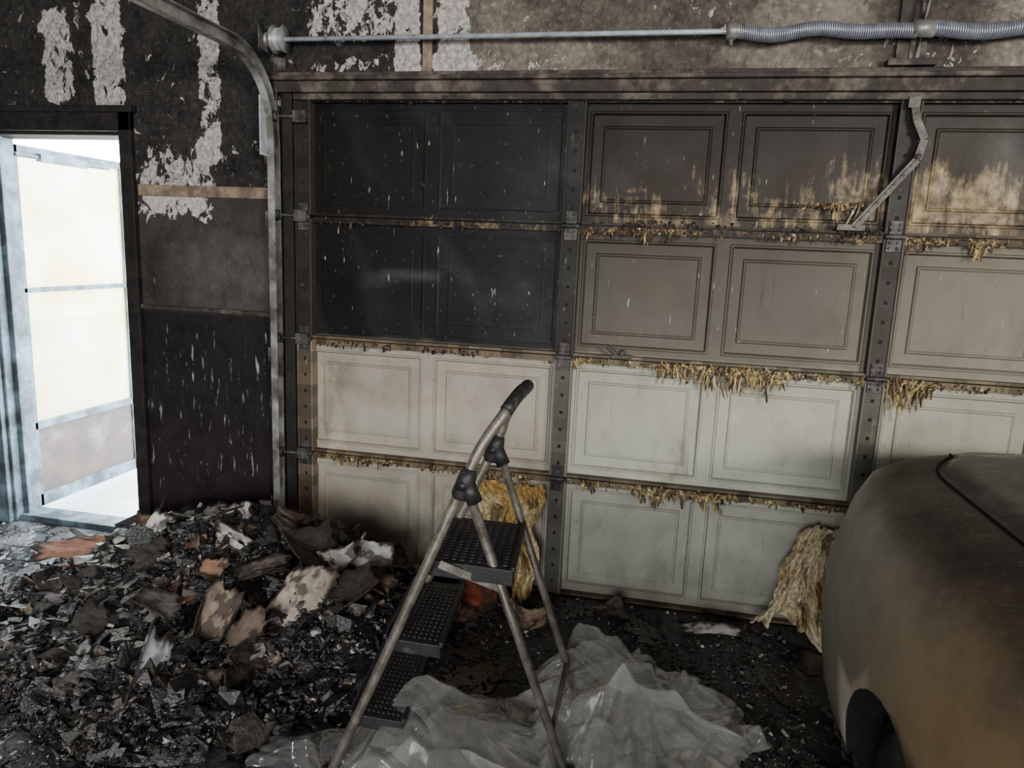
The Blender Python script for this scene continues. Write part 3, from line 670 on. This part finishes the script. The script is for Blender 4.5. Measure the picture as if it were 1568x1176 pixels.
cc=cm.mix(cm.math('MULTIPLY',cm.step(cm.noise(80,3,.5),.68,.72),.4),cc,(.32,.29,.23))
cm.bump(n4,.002,.4)
M_car=cm.set(Base_Color=cc,Roughness=cm.step(nn,.3,.7,.38,.62))
q=MB();q.add(V,F,0,True);body=q.obj('body',[M_car,M_rubber],car)
WY=(-1.47,-4.05)
cut=MB()
for yw in WY:
    for xa,xb in ((CX-1.1,CX-.60),(CX+.60,CX+1.1)):
        cut.tube([(xa,yw,.215),(xb,yw,.215)],.345,40)
co=cut.obj('cutter_tmp',[M_rubber])
bpy.context.view_layer.update()
mo=body.modifiers.new('b','BOOLEAN');mo.operation='DIFFERENCE';mo.object=co;mo.solver='EXACT'
try: mo.material_mode='TRANSFER'
except Exception: pass
dg=bpy.context.evaluated_depsgraph_get();nm=bpy.data.meshes.new_from_object(body.evaluated_get(dg));body.modifiers.clear();body.data=nm
bpy.data.objects.remove(co)
q=MB()
for yw in WY:
    for xc,sg in ((CX-.83,1),(CX+.83,-1)):
        zc=.285
        a=[xc+sg*x_ for x_ in (.0,.015,.05,.17,.20,.215)]
        q.tube([(x_,yw,zc) for x_ in a],[.22,.265,.285,.285,.265,.2],36,0)
        q.tube([(xc-sg*.004,yw,zc),(xc+sg*.02,yw,zc)],.19,30,1);q.tube([(xc-sg*.012,yw,zc),(xc+sg*.0,yw,zc)],.07,20,1)
        q.tube([(xc+sg*.005,yw,zc),(xc-sg*.007,yw,zc)],[.205,.20],30,1)
q.obj('wheels',[M_rubber,M_hinge],car)
q=MB();xs=np.linspace(-.64,.64,40);ys=np.linspace(-.56,-1.82,30);X,Y=np.meshgrid(xs,ys,indexing='ij')
def topz(a,y):
    P=np.array(prof(y));top=P[P[:,1]>.6];o_=np.argsort(top[:,0]);return np.interp(abs(a),top[o_,0],top[o_,1])
taper=lambda y: 1-.22*float(ss(-1.0,-.56,y))**2
Zt=np.array([[topz(a*taper(y),y) for y in ys] for a in xs])
r_=np.minimum(.64-abs(X),np.minimum(-.56-Y,Y+1.82));rise=.018*ss(0,.012,r_)-.004
TP=np.array([taper(y) for y in ys])[None,:]
q.grid(CX+X*TP,Y,Zt+rise,0,True)
lm=Mat('sooted_lid');nn=lm.noise(4,6,.65);lm.bump(lm.noise(20,5),.003,.6)
lc=lm.mix(lm.step(nn,.42,.68),(.020,.019,.017),(.15,.14,.125));lc=lm.mix(lm.math('MULTIPLY',lm.step(lm.noise(30,5,.65),.54,.66),.5),lc,(.17,.155,.13))
M_lid=lm.set(Base_Color=lc,Roughness=lm.step(nn,.35,.65,.22,.5))
q.obj('trunk_lid',[M_lid],car)
q=MB()
for sg in (-1,1):
    q.tube([(CX+sg*.655*taper(y),y,topz(.655*taper(y),y)+.001) for y in np.linspace(-.56,-1.84,20)],.004,6)
    q.tube([(CX+sg*.893,-2.15,.25),(CX+sg*.897,-2.15,.6),(CX+sg*.85,-2.15,.78)],.004,6)
    q.tube([(CX+sg*.893,-3.25,.25),(CX+sg*.897,-3.25,.6),(CX+sg*.85,-3.25,.78)],.004,6)
q.obj('shut_lines',[M_rubber],car)
def green(mb,z0,z1,ya,yb,yc,yd,w0,w1,mat):
    V=[(CX-w0,ya,z0),(CX+w0,ya,z0),(CX+w0,yd,z0),(CX-w0,yd,z0),(CX-w1,yb,z1),(CX+w1,yb,z1),(CX+w1,yc,z1),(CX-w1,yc,z1)]
    mb.add(V,[(0,3,2,1),(4,5,6,7),(0,1,5,4),(1,2,6,5),(2,3,7,6),(3,0,4,7)],mat)
q=MB();green(q,.90,1.36,-1.88,-2.45,-3.75,-4.25,.78,.60,0);q.obj('cabin',[M_car],car,bevel=.05)
q=MB()
for sg in (-1,1):
    def sp(y,t_): return (CX+sg*(.786-.18*t_),y,.92+.44*t_)
    for (a,b_,c_,d_) in ((-2.12,-2.95,-2.95,-2.50),(-3.02,-3.95,-3.65,-3.02)):
        V=[sp(a,.08),sp(b_,.08),sp(c_,.85),sp(d_,.85)];q.add(V,[(0,1,2,3)])
for (y0_,y1_,s_) in ((-1.93,-2.40,1),(-4.22,-3.80,-1)):
    q.add([(CX-.70,y0_+.02*s_,.95),(CX+.70,y0_+.02*s_,.95),(CX+.56,y1_+.02*s_,1.31),(CX-.56,y1_+.02*s_,1.31)],[(0,1,2,3)])
q.obj('windows',[simple('dark_glass',(.02,.02,.02),.15)],car,solid=.004)
q=MB()
for sg in (-1,1): q.box(*sorted((CX+sg*.35,CX+sg*.60)),-.45,-.385,.62,.72,0)
q.box(CX-.16,CX+.16,-.34,-.325,.45,.56,1);q.obj('lamps_and_plate',[simple('lamp_lens',(.25,.03,.02),.25),M_galvb],car,bevel=.005)

# ---------------------------------------------------------------- world, lights, camera
wd=bpy.data.worlds.new('sky');bpy.context.scene.world=wd;wd.use_nodes=True
bg=wd.node_tree.nodes['Background'];bg.inputs[0].default_value=(.80,.91,1,1);bg.inputs[1].default_value=22
def area(name,loc,tgt,sx,sy,e,col):
    l=bpy.data.lights.new(name,'AREA');l.shape='RECTANGLE';l.size=sx;l.size_y=sy;l.energy=e;l.color=col
    o=bpy.data.objects.new(name,l);C.objects.link(o);o.location=loc
    o.rotation_euler=(Vector(tgt)-Vector(loc)).to_track_quat('-Z','Y').to_euler();return o
area('right_rear_light',(4.7,-5.4,2.3),(1.6,0,.5),1.4,.7,360,(1,.96,.89))  # area lamp for light from the right rear; no window built there
area('frontal_fill',(1.0,-7.2,1.6),(1.2,0,.6),3.0,1.8,410,(.98,.98,.99))  # added frontal fill behind the camera; the back wall has no opening
y,p,ro=-0.2006,-0.1815,0.0419
F_=np.array([math.sin(y)*math.cos(p),math.cos(y)*math.cos(p),math.sin(p)])
rt=np.cross(F_,[0,0,1]);rt/=np.linalg.norm(rt);up=np.cross(rt,F_)
R_=math.cos(ro)*rt+math.sin(ro)*up;U_=-math.sin(ro)*rt+math.cos(ro)*up
cd=bpy.data.cameras.new('camera');co=bpy.data.objects.new('camera',cd);C.objects.link(co)
cd.sensor_width=36;cd.lens=1128.6/1600*36;cd.clip_start=.05
M4=Matrix([[R_[0],U_[0],-F_[0],1.6115],[R_[1],U_[1],-F_[1],-3.0082],[R_[2],U_[2],-F_[2],1.5027],[0,0,0,1]])
co.matrix_world=M4
bpy.context.scene.camera=co
